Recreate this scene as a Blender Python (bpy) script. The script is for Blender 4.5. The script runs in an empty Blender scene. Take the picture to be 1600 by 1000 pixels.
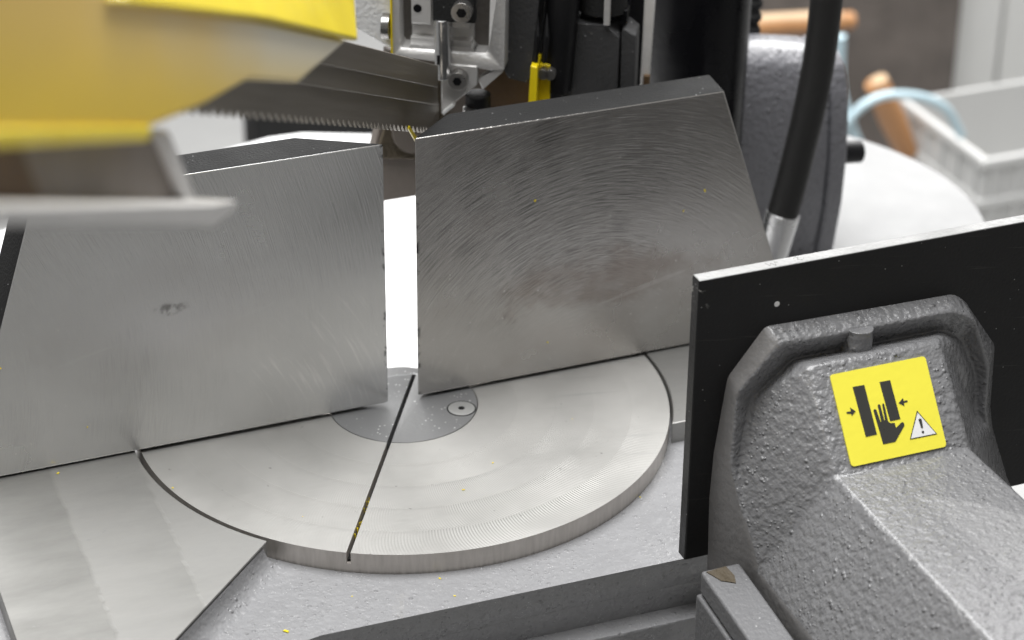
import bpy, bmesh, math, random
from mathutils import Vector, Matrix, noise
from mathutils.geometry import tessellate_polygon
random.seed(7)
K = 0.2          # metres per design unit: the turntable's radius is 1 unit = 0.2 m
SC = bpy.context.scene
COL = SC.collection
PI = math.pi

# ------------------------------------------------------------------ camera
cd = bpy.data.cameras.new('camera')
cam = bpy.data.objects.new('camera', cd); COL.objects.link(cam)
pitch, roll, yaw = 1.0701, 0.0092, -0.3814
cam.matrix_world = (Matrix.Translation(Vector((-2.4338, -7.1579, 4.4943)) * K)
                    @ Matrix.Rotation(yaw, 4, 'Z') @ Matrix.Rotation(pitch, 4, 'X') @ Matrix.Rotation(roll, 4, 'Z'))
cd.sensor_width = 36; cd.sensor_fit = 'HORIZONTAL'; cd.lens = 3648.69 / 1600 * 36
cd.clip_start = 0.02; cd.clip_end = 60
cd.dof.use_dof = True; cd.dof.focus_distance = 8.0 * K; cd.dof.aperture_fstop = 6.4
cd.dof.aperture_blades = 0
SC.camera = cam

# ------------------------------------------------------------------ world, lamps, exposure
w = bpy.data.worlds.new('World'); SC.world = w; w.use_nodes = True
w.node_tree.nodes['Background'].inputs[0].default_value = (1.0, 0.985, 0.965, 1)
w.node_tree.nodes['Background'].inputs[1].default_value = 0.22
def lamp(name, loc, target, sx, sy, power, col=(1, 1, 1)):
    l = bpy.data.lights.new(name, 'AREA'); l.shape = 'RECTANGLE'; l.size = sx * K; l.size_y = sy * K
    l.energy = power; l.color = col
    o = bpy.data.objects.new(name, l); COL.objects.link(o)
    o.location = Vector(loc) * K
    o.rotation_euler = (Vector(target) - Vector(loc)).to_track_quat('-Z', 'Y').to_euler()
    return o
lamp('softbox_overhead', (-.5, .5, 10.0), (0, 0, 0), 9, 8, 88)
lamp('softbox_rear', (6.0, 13.0, 9.0), (0, 0, 0), 24, 8, 50, (1, .985, .96))
lamp('fill_background', (7.5, 8.0, 5.0), (7.5, 8.0, -4.5), 10, 7, 75)  # added fill to brighten the background, stands for no real fixture
SC.view_settings.view_transform = 'Standard'; SC.view_settings.look = 'None'
SC.view_settings.exposure = 0.0; SC.view_settings.gamma = 1.0
SC.render.engine = 'CYCLES'
SC.cycles.use_denoising = True

# ------------------------------------------------------------------ material helpers
class NT:
    def __init__(s, name):
        s.m = bpy.data.materials.new(name); s.m.use_nodes = True
        s.t = s.m.node_tree; s.b = s.t.nodes['Principled BSDF']
        tc = s.t.nodes.new('ShaderNodeTexCoord')
        s.P = s.vm('SCALE', tc.outputs['Object'], sc=1 / K)
    def n(s, k): return s.t.nodes.new(k)
    def put(s, sock, v):
        if isinstance(v, bpy.types.NodeSocket): s.t.links.new(v, sock)
        else:
            if hasattr(sock.default_value, '__len__') and not hasattr(v, '__len__'): v = (v,) * len(sock.default_value)
            if hasattr(v, '__len__') and len(sock.default_value) == 4 and len(v) == 3: v = tuple(v) + (1,)
            sock.default_value = v
    def vm(s, op, a, b=None, sc=None):
        x = s.n('ShaderNodeVectorMath'); x.operation = op; s.put(x.inputs[0], a)
        if b is not None: s.put(x.inputs[1], b)
        if sc is not None: s.put(x.inputs[3], sc)
        return x.outputs[1] if op in ('LENGTH', 'DISTANCE', 'DOT_PRODUCT') else x.outputs[0]
    def ma(s, op, a, b=None, c=None, clamp=False):
        x = s.n('ShaderNodeMath'); x.operation = op; x.use_clamp = clamp; s.put(x.inputs[0], a)
        if b is not None: s.put(x.inputs[1], b)
        if c is not None: s.put(x.inputs[2], c)
        return x.outputs[0]
    def sep(s, v):
        x = s.n('ShaderNodeSeparateXYZ'); s.put(x.inputs[0], v); return x.outputs
    def comb(s, a, b, c):
        x = s.n('ShaderNodeCombineXYZ')
        for i, v in enumerate((a, b, c)): s.put(x.inputs[i], v)
        return x.outputs[0]
    def noise(s, v, scale, detail=3, rough=.5, dist=0):
        x = s.n('ShaderNodeTexNoise'); s.put(x.inputs['Vector'], v); x.inputs['Scale'].default_value = scale
        x.inputs['Detail'].default_value = detail; x.inputs['Roughness'].default_value = rough
        x.inputs['Distortion'].default_value = dist
        return x.outputs['Fac']
    def voro(s, v, scale, out='Distance', rnd=1):
        x = s.n('ShaderNodeTexVoronoi'); s.put(x.inputs['Vector'], v); x.inputs['Scale'].default_value = scale
        x.inputs['Randomness'].default_value = rnd
        return x.outputs[out]
    def ramp(s, f, lo, hi, a=0.0, b=1.0, smooth=False):
        x = s.n('ShaderNodeMapRange'); s.put(x.inputs[0], f)
        if smooth: x.interpolation_type = 'SMOOTHSTEP'
        for i, v in zip((1, 2, 3, 4), (lo, hi, a, b)): s.put(x.inputs[i], v)
        return x.outputs[0]
    def mix(s, f, a, b):
        x = s.n('ShaderNodeMix'); x.data_type = 'RGBA'; s.put(x.inputs[0], f); s.put(x.inputs[6], a); s.put(x.inputs[7], b)
        return x.outputs[2]
    def bump(s, h, dist, strength=1, nrm=None):
        x = s.n('ShaderNodeBump'); s.put(x.inputs['Height'], h); x.inputs['Distance'].default_value = dist * K
        x.inputs['Strength'].default_value = strength
        if nrm is not None: s.t.links.new(nrm, x.inputs['Normal'])
        return x.outputs[0]
    def out(s, color=None, rough=None, metal=None, nrm=None, spec=None, coat=None, sub=None):
        for k, v in (('Base Color', color), ('Roughness', rough), ('Metallic', metal), ('Specular IOR Level', spec), ('Coat Weight', coat)):
            if v is not None: s.put(s.b.inputs[k], v)
        if nrm is not None: s.t.links.new(nrm, s.b.inputs['Normal'])
        return s.m

def plain(name, col, rough=.5, metal=0.0, nscale=40, nb=.002, var=.12, spec=.5, coat=0.0, specks=0.0, speckcol=(.6, .6, .6)):
    """a paint, plastic or metal with uneven tone, gloss and fine relief"""
    t = NT(name)
    f = t.noise(t.P, 3.1, 5, .6)
    c = t.mix(f, tuple(x * (1 - var) for x in col), tuple(min(1, x * (1 + var)) for x in col))
    if specks:
        d = t.voro(t.P, 34); m = t.ramp(d, .10 * specks, .16 * specks, 1, 0)
        m2 = t.ramp(t.noise(t.P, 9, 2), .5, .6)
        c = t.mix(t.ma('MULTIPLY', m, m2), c, speckcol)
    r = t.ramp(t.noise(t.P, 6, 4), .3, .7, max(0, rough - .08), min(1, rough + .08))
    return t.out(c, r, metal, t.bump(t.noise(t.P, nscale, 3), nb), spec, coat)

def cast_paint(name, col, rough=.42, big=1.0, drops=1.0, dust=.5, BD=.012, CT=.12):
    """grey textured machine enamel over a rough casting, with droplets and dust"""
    t = NT(name)
    warp = t.noise(t.P, 14, 2)
    h1 = t.noise(t.P, 40, 1.2, .4, .1)
    h2 = t.noise(t.P, 75, 3, .5)
    d1 = t.voro(t.P, 29); k1 = t.ramp(d1, 0.0, .30, 1, 0, True)
    pick = t.ramp(t.noise(t.P, 11, 1), .50, .58)
    d2 = t.voro(t.P, 52); k2 = t.ramp(d2, 0.0, .33, 1, 0, True)
    pick2 = t.ramp(t.noise(t.P, 7, 2), .46, .55)
    h = t.ma('MULTIPLY', h1, .8 * big)
    h = t.ma('ADD', h, t.ma('MULTIPLY', h2, .38 * big))
    h = t.ma('ADD', h, t.ma('MULTIPLY', t.ma('MULTIPLY', k1, pick), .45 * drops))
    h = t.ma('ADD', h, t.ma('MULTIPLY', t.ma('MULTIPLY', k2, pick2), .26 * drops))
    c = t.mix(t.noise(t.P, 2.3, 5, .6), tuple(x * .88 for x in col), tuple(x * 1.1 for x in col))
    sd = t.voro(t.P, 95); s1 = t.ramp(sd, .10, .17, 1, 0)
    c = t.mix(t.ma('MULTIPLY', t.ma('MULTIPLY', s1, t.ramp(t.noise(t.P, 23, 2), .55, .62)), dust), c, (.75, .75, .74))
    r = t.ramp(t.noise(t.P, 19, 3), .3, .7, rough - .1, rough + .12)
    return t.out(c, r, 0.0, t.bump(h, BD), .5, CT)

M = {}
def jaw_black():
    t = NT('jaw_black')
    x, y, z = t.sep(t.P)
    c = t.mix(t.noise(t.P, 2.2, 5, .6), (.007, .007, .0075), (.016, .0155, .0155))
    s1 = t.noise(t.comb(t.ma('MULTIPLY', x, 3), t.ma('MULTIPLY', y, 8), t.ma('MULTIPLY', t.ma('ADD', z, t.ma('MULTIPLY', x, .15)), 70)), 1.0, 2)
    c = t.mix(t.ma('MULTIPLY', t.ramp(s1, .68, .76), .5), c, (.05, .048, .045))
    d = t.voro(t.P, 24); c = t.mix(t.ma('MULTIPLY', t.ramp(d, .03, .06, 1, 0), .8), c, (.4, .4, .39))
    wear = t.ma('MULTIPLY', t.ramp(t.noise(t.P, 38, 3, .6), .60, .66), t.ma('MULTIPLY', t.ramp(x, -.600, -.640, 0, 1), t.ramp(z, 1.02, 1.09, 0, 1)))
    c = t.mix(wear, c, (.38, .37, .35))
    return t.out(c, t.ramp(t.noise(t.P, 5, 4), .3, .7, .34, .50), 0, t.bump(t.noise(t.P, 80, 3), .0012), .35)
M['jaw_black'] = jaw_black()
M['bed_paint'] = cast_paint('bed_paint', (.31, .31, .318), .30, .5, 1.0, 1.0, .012, .8)
M['jaw_paint'] = cast_paint('jaw_paint', (.20, .20, .205), .27, 1.0, 1.2, .2, .012, .5)
M['jaw_side'] = plain('jaw_side', (.185, .18, .178), .42, nscale=30, nb=.004, specks=.3)
M['rear_paint'] = cast_paint('rear_paint', (.17, .17, .185), .34, .7, 1.6, .3, .016, .4)
M['rail_paint'] = plain('rail_paint', (.17, .17, .175), .45, nscale=60, nb=.004, specks=.6)
M['black_paint'] = plain('black_paint', (.010, .010, .011), .42, nscale=90, nb=.0015, spec=.3, specks=.35)
M['black_gloss'] = plain('black_gloss', (.005, .005, .006), .30, nscale=30, nb=.001, spec=.2)
M['black_oxide'] = plain('black_oxide', (.020, .020, .020), .66, 0, spec=.14, nscale=110, nb=.004, specks=.55, speckcol=(.35, .35, .35))
M['dark_body'] = plain('dark_body', (.042, .042, .043), .5, 0, nscale=60, nb=.003, specks=.8, speckcol=(.4, .4, .4))
M['rubber'] = plain('rubber', (.016, .0155, .015), .55, nscale=50, nb=.003, spec=.35)
M['yellow_paint'] = plain('yellow_paint', (.86, .66, .01), .35, nb=.001, spec=.5)
M['yellow_head'] = plain('yellow_head', (.90, .68, .02), .4, nb=.001, var=.2)
M['beige_panel'] = plain('beige_panel', (.74, .57, .23), .45, nb=.001, var=.22)
M['pale_panel'] = plain('pale_panel', (.78, .75, .66), .4, nb=.001, var=.1)
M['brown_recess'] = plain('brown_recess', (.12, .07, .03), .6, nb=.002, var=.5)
M['rusty'] = plain('rusty', (.095, .075, .048), .75, nscale=24, nb=.02, var=.6)
M['lip_steel'] = plain('lip_steel', (.62, .61, .60), .45, .1, nb=.001)
M['grey_recess'] = plain('grey_recess', (.22, .19, .165), .6, nb=.002, var=.3)
M['white_paint'] = plain('white_paint', (.68, .68, .67), .5, nscale=55, nb=.006, var=.06)
M['cast_alu'] = plain('cast_alu', (.60, .59, .575), .40, .45, nscale=80, nb=.002, var=.12)
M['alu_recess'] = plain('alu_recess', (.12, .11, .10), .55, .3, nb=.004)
M['bright_steel'] = plain('bright_steel', (.62, .61, .60), .28, 1.0, nscale=60, nb=.001)
M['dark_steel'] = plain('dark_steel', (.30, .29, .28), .3, .9, nscale=60, nb=.001)
M['white_bar'] = plain('white_bar', (.78, .76, .73), .45)
M['screw_steel'] = plain('screw_steel', (.40, .40, .39), .45, .6, nscale=60, nb=.002)
M['zinc'] = plain('zinc', (.6, .6, .6), .25, .9, nb=.001)
M['tray_white'] = plain('tray_white', (.80, .80, .80), .5, nb=.001, var=.03)
M['tray_grey'] = plain('tray_grey', (.27, .27, .27), .6, nb=.001, var=.10)
M['floor_white'] = plain('floor_white', (.36, .36, .355), .5, nb=.001, var=.06)
M['wall_brown'] = plain('wall_brown', (.10, .085, .075), .8, nscale=2, nb=.001, var=.6)
M['crate_grey'] = plain('crate_grey', (.50, .50, .49), .5, nb=.001, var=.04)
M['cabinet_white'] = plain('cabinet_white', (.50, .50, .485), .5, nb=.001, var=.04)
M['wood'] = plain('wood', (.36, .18, .075), .5, nb=.001, var=.3)
M['wood_end'] = plain('wood_end', (.48, .34, .21), .5, nb=.001, var=.1)
M['blue_tube'] = plain('blue_tube', (.40, .52, .57), .4, nb=.001)
M['sticker'] = plain('sticker', (.93, .84, .08), .32, nb=.0006, var=.06, spec=.4)
M['print_black'] = plain('print_black', (.045, .045, .04), .3, nb=.0006, var=.2)
M['print_white'] = plain('print_white', (.85, .85, .85), .35, nb=.0006, var=.02)
M['machined_top'] = plain('machined_top', (.20, .20, .197), .45, .3, nscale=60, nb=.002, var=.08)
M['chip_yellow'] = plain('chip_yellow', (.85, .68, .02), .4, nb=.001)

def sheen_tint_panel():  # gloss reflection on the yellow housing painted in as a tan-to-cream wash
    t = NT('sheen_tint_panel')
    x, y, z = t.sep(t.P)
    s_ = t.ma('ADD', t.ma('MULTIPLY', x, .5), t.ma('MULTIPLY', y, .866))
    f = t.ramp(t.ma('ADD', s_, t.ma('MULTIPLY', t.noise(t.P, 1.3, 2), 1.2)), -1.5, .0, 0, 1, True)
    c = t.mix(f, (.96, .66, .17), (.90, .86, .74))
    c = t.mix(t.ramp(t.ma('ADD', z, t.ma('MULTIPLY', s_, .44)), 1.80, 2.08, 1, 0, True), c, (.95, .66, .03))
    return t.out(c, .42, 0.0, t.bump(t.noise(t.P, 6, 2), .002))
M['sheen_tint_panel'] = sheen_tint_panel()
def saw_steel():
    t = NT('blade_steel')
    x, y, z = t.sep(t.P)
    s = t.comb(t.ma('MULTIPLY', x, 1.2), t.ma('MULTIPLY', y, 1.2), t.ma('MULTIPLY', t.ma('ADD', z, t.ma('MULTIPLY', t.ma('ADD', t.ma('MULTIPLY', x, .5), t.ma('MULTIPLY', y, .866)), .457)), 26))
    f = t.noise(s, 1.0, 3)
    c = t.mix(f, (.13, .112, .092), (.22, .20, .17))
    return t.out(c, .42, .7, t.bump(f, .003))
M['blade_steel'] = saw_steel()

def disc_mat():
    t = NT('milled_disc')
    x, y, z = t.sep(t.P)
    r = t.ma('SQRT', t.ma('ADD', t.ma('MULTIPLY', x, x), t.ma('MULTIPLY', y, y)))
    a = t.ma('ARCTAN2', y, x)
    wob = t.noise(t.P, 2.2, 2)
    band = t.ma('DIVIDE', t.ma('SUBTRACT', r, .285), .143)
    fb = t.ma('FRACT', band); ib = t.ma('FLOOR', band)
    # crescents: arcs of the face mill, one family per ring
    q = t.ma('SUBTRACT', fb, .28)
    ph = t.ma('ADD', t.ma('MULTIPLY', a, 520.0), t.ma('MULTIPLY', t.ma('MULTIPLY', q, q), -22.0))
    cres = t.ma('SINE', t.ma('ADD', ph, t.ma('MULTIPLY', wob, 3.0)))
    vis = t.ramp(t.noise(t.P, 3.3, 3), .36, .62)
    vis = t.ma('MULTIPLY', vis, t.ramp(y, -.30, -.62, .12, 1.0))
    vis = t.ma('MULTIPLY', vis, t.ramp(fb, 0.0, .5, 1.0, .35))
    h = t.ma('MULTIPLY', cres, vis)
    edge = t.ramp(fb, .0, .12, 0, 1)
    fine = t.noise(t.comb(t.ma('MULTIPLY', x, 12), t.ma('MULTIPLY', y, 60), z), 1.0, 3)
    cloud = t.noise(t.P, 1.7, 5, .6)
    c = t.mix(t.ramp(cloud, .3, .7), (.43, .424, .405), (.55, .542, .52))
    tone = t.ramp(t.noise(t.comb(ib, 3.7, .2), 3.1, 0), .3, .7, .0, .2)
    c = t.mix(t.ma('MULTIPLY', tone, 1.0), c, (.45, .445, .432))
    c = t.mix(t.ma('MULTIPLY', t.ramp(h, .1, 1.0), .16), c, (.85, .85, .83))
    c = t.mix(t.ramp(t.noise(t.P, 26, 2), .72, .76), c, (.3, .29, .28))
    st = t.noise(t.comb(t.ma('MULTIPLY', x, 2.2), t.ma('MULTIPLY', t.ma('ADD', y, t.ma('MULTIPLY', x, .25)), 26), 0), 1.0, 3)
    c = t.mix(t.ma('MULTIPLY', t.ramp(st, .62, .72), t.ramp(x, .35, .7, 0, .35)), c, (.33, .33, .33))
    hh = t.ma('ADD', t.ma('MULTIPLY', h, .24), t.ma('ADD', t.ma('MULTIPLY', fine, .12), t.ma('MULTIPLY', edge, .12)))
    rr = t.ramp(cloud, .3, .7, .50, .60)
    return t.out(c, rr, .88, t.bump(hh, .0028))
M['milled_disc'] = disc_mat()

def rim_mat():
    t = NT('turned_rim')
    x, y, z = t.sep(t.P)
    a = t.ma('ARCTAN2', y, x)
    f = t.noise(t.comb(t.ma('MULTIPLY', a, 60), t.ma('MULTIPLY', z, 8), 0), 1.0, 3)
    c = t.mix(f, (.42, .395, .365), (.68, .64, .60))
    c = t.mix(t.ramp(t.ma('ADD', z, t.ma('MULTIPLY', f, .02)), -.001, .022, 1, 0), c, (.17, .16, .145))
    return t.out(c, .42, .65, t.bump(f, .001))
M['turned_rim'] = rim_mat()

def insert_mat():
    t = NT('insert_steel')
    c = t.mix(t.noise(t.P, 4, 4), (.28, .282, .285), (.37, .372, .375))
    d = t.voro(t.P, 48); m = t.ma('MULTIPLY', t.ramp(d, .12, .19, 1, 0), t.ramp(t.noise(t.P, 8, 2), .5, .58))
    c = t.mix(m, c, (.9, .9, .9))
    return t.out(c, .42, .7, t.bump(t.noise(t.P, 60, 3), .001))
M['insert_steel'] = insert_mat()

def table_mat():
    t = NT('planed_table')
    x, y, z = t.sep(t.P)
    wob = t.ma('MULTIPLY', t.ma('SUBTRACT', t.noise(t.P, 5, 4, .7), .5), .05)
    xx = t.ma('ADD', x, wob)
    s1 = t.ramp(xx, -1.345, -1.330, 0, 1); s2 = t.ramp(xx, -1.035, -1.02, 0, 1)
    cl = t.noise(t.comb(t.ma('MULTIPLY', x, 1.6), t.ma('MULTIPLY', y, 4.5), 0), 1.3, 5, .62)
    c = t.mix(t.ramp(cl, .3, .7), (.27, .267, .255), (.41, .406, .39))
    saw = t.ma('ADD', t.ma('MULTIPLY', s1, t.ramp(xx, -1.33, -1.02, 1, .1)), t.ma('MULTIPLY', s2, .75))
    c = t.mix(t.ma('MULTIPLY', saw, .35), c, (.52, .515, .50))
    c = t.mix(t.ramp(t.noise(t.P, 30, 2), .73, .77), c, (.35, .35, .34))
    h = t.ma('ADD', t.ma('MULTIPLY', t.ma('ADD', s1, s2), .9), t.ma('MULTIPLY', cl, .6))
    return t.out(c, t.ramp(cl, .3, .7, .52, .44), .85, t.bump(h, .0015))
M['planed_table'] = table_mat()

def fence_mat(name, cx, cz, ecc, dark, lo, hi, side, AF, STN):
    """ground fence face: grinding swirls run in arcs round (cx, cz)"""
    t = NT(name)
    x, y, z = t.sep(t.P)
    dx = t.ma('SUBTRACT', x, cx); dz = t.ma('MULTIPLY', t.ma('SUBTRACT', z, cz), ecc)
    wv = t.ma('MULTIPLY', t.ma('SUBTRACT', t.noise(t.P, .9, 1), .5), .10)
    r = t.ma('ADD', t.ma('SQRT', t.ma('ADD', t.ma('MULTIPLY', dx, dx), t.ma('MULTIPLY', dz, dz))), wv)
    a = t.ma('ARCTAN2', dz, dx)
    sc = t.noise(t.comb(t.ma('MULTIPLY', r, 300), t.ma('MULTIPLY', a, AF), 0), 1.0, 2, .5)
    sc2 = t.noise(t.comb(t.ma('MULTIPLY', r, 150), t.ma('MULTIPLY', a, AF * 1.6), 3), 1.0, 2, .5)
    def blob(bx, bz, rx, rz):
        u = t.ma('DIVIDE', t.ma('SUBTRACT', x, bx), rx); v = t.ma('DIVIDE', t.ma('SUBTRACT', z, bz), rz)
        d = t.ma('ADD', t.ma('SQRT', t.ma('ADD', t.ma('MULTIPLY', u, u), t.ma('MULTIPLY', v, v))), t.ma('MULTIPLY', t.ma('SUBTRACT', t.noise(t.P, 3.0, 5, .7), .5), 2.4))
        return t.ramp(d, .45, 1.15, 1, 0, True)
    reg = blob(.50, .72, .66, .46) if side > 0 else t.ramp(t.noise(t.P, 2.6, 3), .40, .60)
    cl = t.noise(t.P, 1.6, 5, .6)
    c = t.mix(cl, lo, hi)
    streak = t.ma('MULTIPLY', t.ramp(sc, .50, .64), reg)
    c = t.mix(t.ma('MULTIPLY', streak, dark), c, (.06, .06, .058))
    c = t.mix(t.ma('MULTIPLY', t.ramp(sc2, .60, .75), .30), c, (.75, .74, .72))
    if side < 0:
        ex = t.ma('ADD', x, 1.3); ez = t.ma('ADD', z, .25)
        r3 = t.ma('SQRT', t.ma('ADD', t.ma('MULTIPLY', ex, ex), t.ma('MULTIPLY', ez, ez))); a3 = t.ma('ARCTAN2', ez, ex)
        s3 = t.noise(t.comb(t.ma('MULTIPLY', r3, 90), t.ma('MULTIPLY', a3, 6), 9), 1.0, 2, .5)
        c = t.mix(t.ma('MULTIPLY', t.ma('MULTIPLY', t.ramp(s3, .55, .70), blob(-.28, .22, .34, .30)), .40), c, (.90, .89, .87))
    if side < 0: c = t.mix(t.ma('MULTIPLY', t.ma('MULTIPLY', blob(-.86, .555, .055, .026), t.ramp(t.noise(t.P, 14, 3, .7), .42, .58)), .75), c, (.17, .165, .16))
    # brown stain clouds
    stn = t.ma('MULTIPLY', blob(.82, .36, .46, .13), t.ramp(t.noise(t.comb(t.ma('MULTIPLY', x, 3.0), 0, t.ma('MULTIPLY', z, 6.0)), 1.6, 4, .65), .36, .60, .25, 1)) if side > 0 else blob(-.9, .5, .5, .3)
    if side > 0: stn = t.ma('ADD', stn, t.ma('MULTIPLY', t.ramp(t.noise(t.P, 1.9, 4, .6), .52, .66), .35), clamp=True)
    c = t.mix(t.ma('MULTIPLY', stn, STN), c, (.24, .185, .15))
    # long curved scratches
    r2 = t.noise(t.comb(t.ma('MULTIPLY', t.ma('ADD', z, t.ma('MULTIPLY', x, -.25)), 30), t.ma('MULTIPLY', x, 1.4), 7), 1.0, 1)
    c = t.mix(t.ma('MULTIPLY', t.ramp(r2, .735, .76), .16), c, (.8, .8, .78))
    # nicked inner edge
    e = t.ma('ABSOLUTE', t.ma('SUBTRACT', x, side))
    nk = t.ma('MULTIPLY', t.ramp(e, .006, .018, 1, 0), t.ramp(t.noise(t.comb(t.ma('MULTIPLY', x, 18), 0, t.ma('MULTIPLY', z, 20)), 1.0, 3, .6), .55, .60))
    c = t.mix(nk, c, (.02, .02, .02))
    # tiny bright dust
    d = t.voro(t.P, 17); c = t.mix(t.ramp(d, .035, .055, 1, 0), c, (.85, .84, .82))
    hh = t.ma('ADD', t.ma('MULTIPLY', sc, .6), t.ma('MULTIPLY', sc2, .5))
    rr = t.ramp(cl, .3, .7, .20, .30)
    return t.out(c, rr, .76, t.bump(hh, .0010))
M['fence_left'] = fence_mat('fence_left', -2.6, .3, 1.0, .10, (.60, .60, .59), (.74, .74, .73), -.055, 12.0, .08)
M['fence_right'] = fence_mat('fence_right', .78, -.06, 1.0, .50, (.37, .355, .335), (.58, .565, .545), .061, 6.0, .50)

# ------------------------------------------------------------------ mesh helpers
WL = {}
class MB:
    def __init__(s): s.v = []; s.f = []; s.mi = []
    def add(s, vs, fs, mi=0):
        o = len(s.v); s.v += [Vector(v) for v in vs]; s.f += [tuple(i + o for i in f) for f in fs]; s.mi += [mi] * len(fs); return s
    def box(s, x0, x1, y0, y1, z0, z1, mi=0):
        vs = [(x, y, z) for z in (z0, z1) for y in (y0, y1) for x in (x0, x1)]
        return s.add(vs, [(0, 2, 3, 1), (4, 5, 7, 6), (0, 1, 5, 4), (2, 6, 7, 3), (0, 4, 6, 2), (1, 3, 7, 5)], mi)
    def loft(s, rings, cap=True, closed=True, mi=0):
        n = len(rings[0]); vs = [v for r in rings for v in r]; fs = []
        for k in range(len(rings) - 1):
            for i in range(n if closed else n - 1):
                j = (i + 1) % n
                fs.append((k * n + i, k * n + j, (k + 1) * n + j, (k + 1) * n + i))
        s.add(vs, fs, mi)
        if cap:
            for r in (rings[0], rings[-1]): s.face(r, mi)
        return s
    def face(s, ring, mi=0):
        tr = tessellate_polygon([[Vector(v) for v in ring]])
        return s.add(ring, [tuple(t) for t in tr], mi)
    def prism(s, pts, fn, d0, d1, mi=0):
        """2-D outline extruded between depths d0 and d1 through fn(a, b, d)"""
        r0 = [fn(a, b, d0) for a, b in pts]; r1 = [fn(a, b, d1) for a, b in pts]
        return s.loft([r0, r1], True, True, mi)
    def tube(s, pts, rad, n=16, cap=True, mi=0):
        P = [Vector(p) for p in pts]; rings = []
        rad = rad if hasattr(rad, '__len__') else [rad] * len(P)
        up = None
        for i, p in enumerate(P):
            d = (P[min(i + 1, len(P) - 1)] - P[max(i - 1, 0)]).normalized()
            if up is None: up = d.orthogonal().normalized()
            up = (up - d * up.dot(d)).normalized(); sd = d.cross(up)
            rings.append([tuple(p + rad[i] * (math.cos(2 * PI * k / n) * up + math.sin(2 * PI * k / n) * sd)) for k in range(n)])
        return s.loft(rings, cap, True, mi)
    def build(s, name, mats, parent=None, bevel=0, seg=2, smooth=True, ang=30, label=None, cat=None, group=None, kind=None, base=None, merge=True):
        if not isinstance(mats, (list, tuple)): mats = [mats]
        me = bpy.data.meshes.new(name)
        if parent is not None: off = WL[parent.name]
        elif base is not None: off = Vector(base)
        else:
            xs = [v.x for v in s.v]; ys = [v.y for v in s.v]
            off = Vector(((min(xs) + max(xs)) / 2, (min(ys) + max(ys)) / 2, min(v.z for v in s.v)))
        me.from_pydata([tuple((v - off) * K) for v in s.v], [], s.f)
        for m in mats: me.materials.append(m if not isinstance(m, str) else M[m])
        for p_, i in zip(me.polygons, s.mi): p_.material_index = i
        bm = bmesh.new(); bm.from_mesh(me)
        if merge: bmesh.ops.remove_doubles(bm, verts=bm.verts, dist=1e-6)
        bmesh.ops.recalc_face_normals(bm, faces=bm.faces)
        bm.to_mesh(me); bm.free()
        if smooth:
            for p_ in me.polygons: p_.use_smooth = True
            me.set_sharp_from_angle(angle=math.radians(ang))
        o = bpy.data.objects.new(name, me); COL.objects.link(o)
        if bevel:
            b = o.modifiers.new('bevel', 'BEVEL'); b.width = bevel * K; b.segments = seg; b.limit_method = 'ANGLE'; b.angle_limit = math.radians(28)
            b.harden_normals = False; b.miter_outer = 'MITER_ARC'
            for p_ in me.polygons: p_.use_smooth = True
            me.set_sharp_from_angle(angle=math.radians(80))
        if parent is not None: o.parent = parent
        else: o.location = off * K
        WL[o.name] = off
        props(o, label, cat, group, kind)
        return o
def props(o, label=None, cat=None, group=None, kind=None):
    if label: o['label'] = label
    if cat: o['category'] = cat
    if group: o['group'] = group
    if kind: o['kind'] = kind
def thing(name, loc, label, cat, group=None):
    o = bpy.data.objects.new(name, None); COL.objects.link(o); o.location = Vector(loc) * K; o.empty_display_size = .02
    WL[o.name] = Vector(loc); props(o, label, cat, group); return o
def arc(r, a0, a1, n, c=(0, 0)):
    return [(c[0] + r * math.cos(math.radians(a0 + (a1 - a0) * i / n)), c[1] + r * math.sin(math.radians(a0 + (a1 - a0) * i / n))) for i in range(n + 1)]
XY = lambda a, b, d: (a, b, d)
XZ = lambda a, b, d: (a, d, b)
YZ = lambda a, b, d: (d, a, b)
C30, S30 = math.cos(PI / 6), math.sin(PI / 6)
def UZ(a, b, d): return (a * C30 + d * S30, -a * S30 + d * C30, b)      # plane across the cutting direction
def SZ(a, b, d): return (a * S30 + d * C30, a * C30 - d * S30, b)      # plane along the cutting direction
def rrect(x0, x1, z0, z1, r, n=4):
    out = []
    for cx, cz, a in ((x1 - r, z1 - r, 0), (x0 + r, z1 - r, 90), (x0 + r, z0 + r, 180), (x1 - r, z0 + r, 270)):
        out += arc(r, a, a + 90, n, (cx, cz))
    return out

# ------------------------------------------------------------------ setting
MB().box(-16, 24, -12, 22, -4.7, -4.5).build('floor', 'floor_white', kind='structure')
MB().box(-8, 24, 19.0, 19.3, -4.5, 1.0).build('wall', 'floor_white', kind='structure')

# ------------------------------------------------------------------ saw table (bed casting, table halves)
bed = thing('saw_bed', (0, -.4, -.9), 'grey enamelled cast iron saw bed with pale machined table tops beside the round turntable', 'saw bed')
bo = [(-2.4, -1.42), (-1.47, -1.32), (-.697, -1.175), (.598, -1.200), (1.9, -1.225), (1.9, .20), (-1.6, .20), (-2.4, .2)]
def inset(k): return [(x, y + k if y < 0 else y) for x, y in bo]
MB().loft([[(x, y, z) for x, y in inset(k)] for k, z in ((0, -.08), (.025, -.205))]).build('bed_casting', 'bed_paint', bed, .007, 3)
MB().loft([[(x, y, z) for x, y in inset(k)] for k, z in ((.0265, -.2065), (.07, -.50))]).build('bed_skirt', 'bed_paint', bed, .002)
MB().prism([(-.60, -1.215), (1.9, -1.262), (1.9, -.9), (-.60, -.9)], XY, -1.4, -.31).build('bed_ledge', 'bed_paint', bed, .012)
a1 = math.degrees(math.atan2(-.725, -.752))
RT = 1.022
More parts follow.
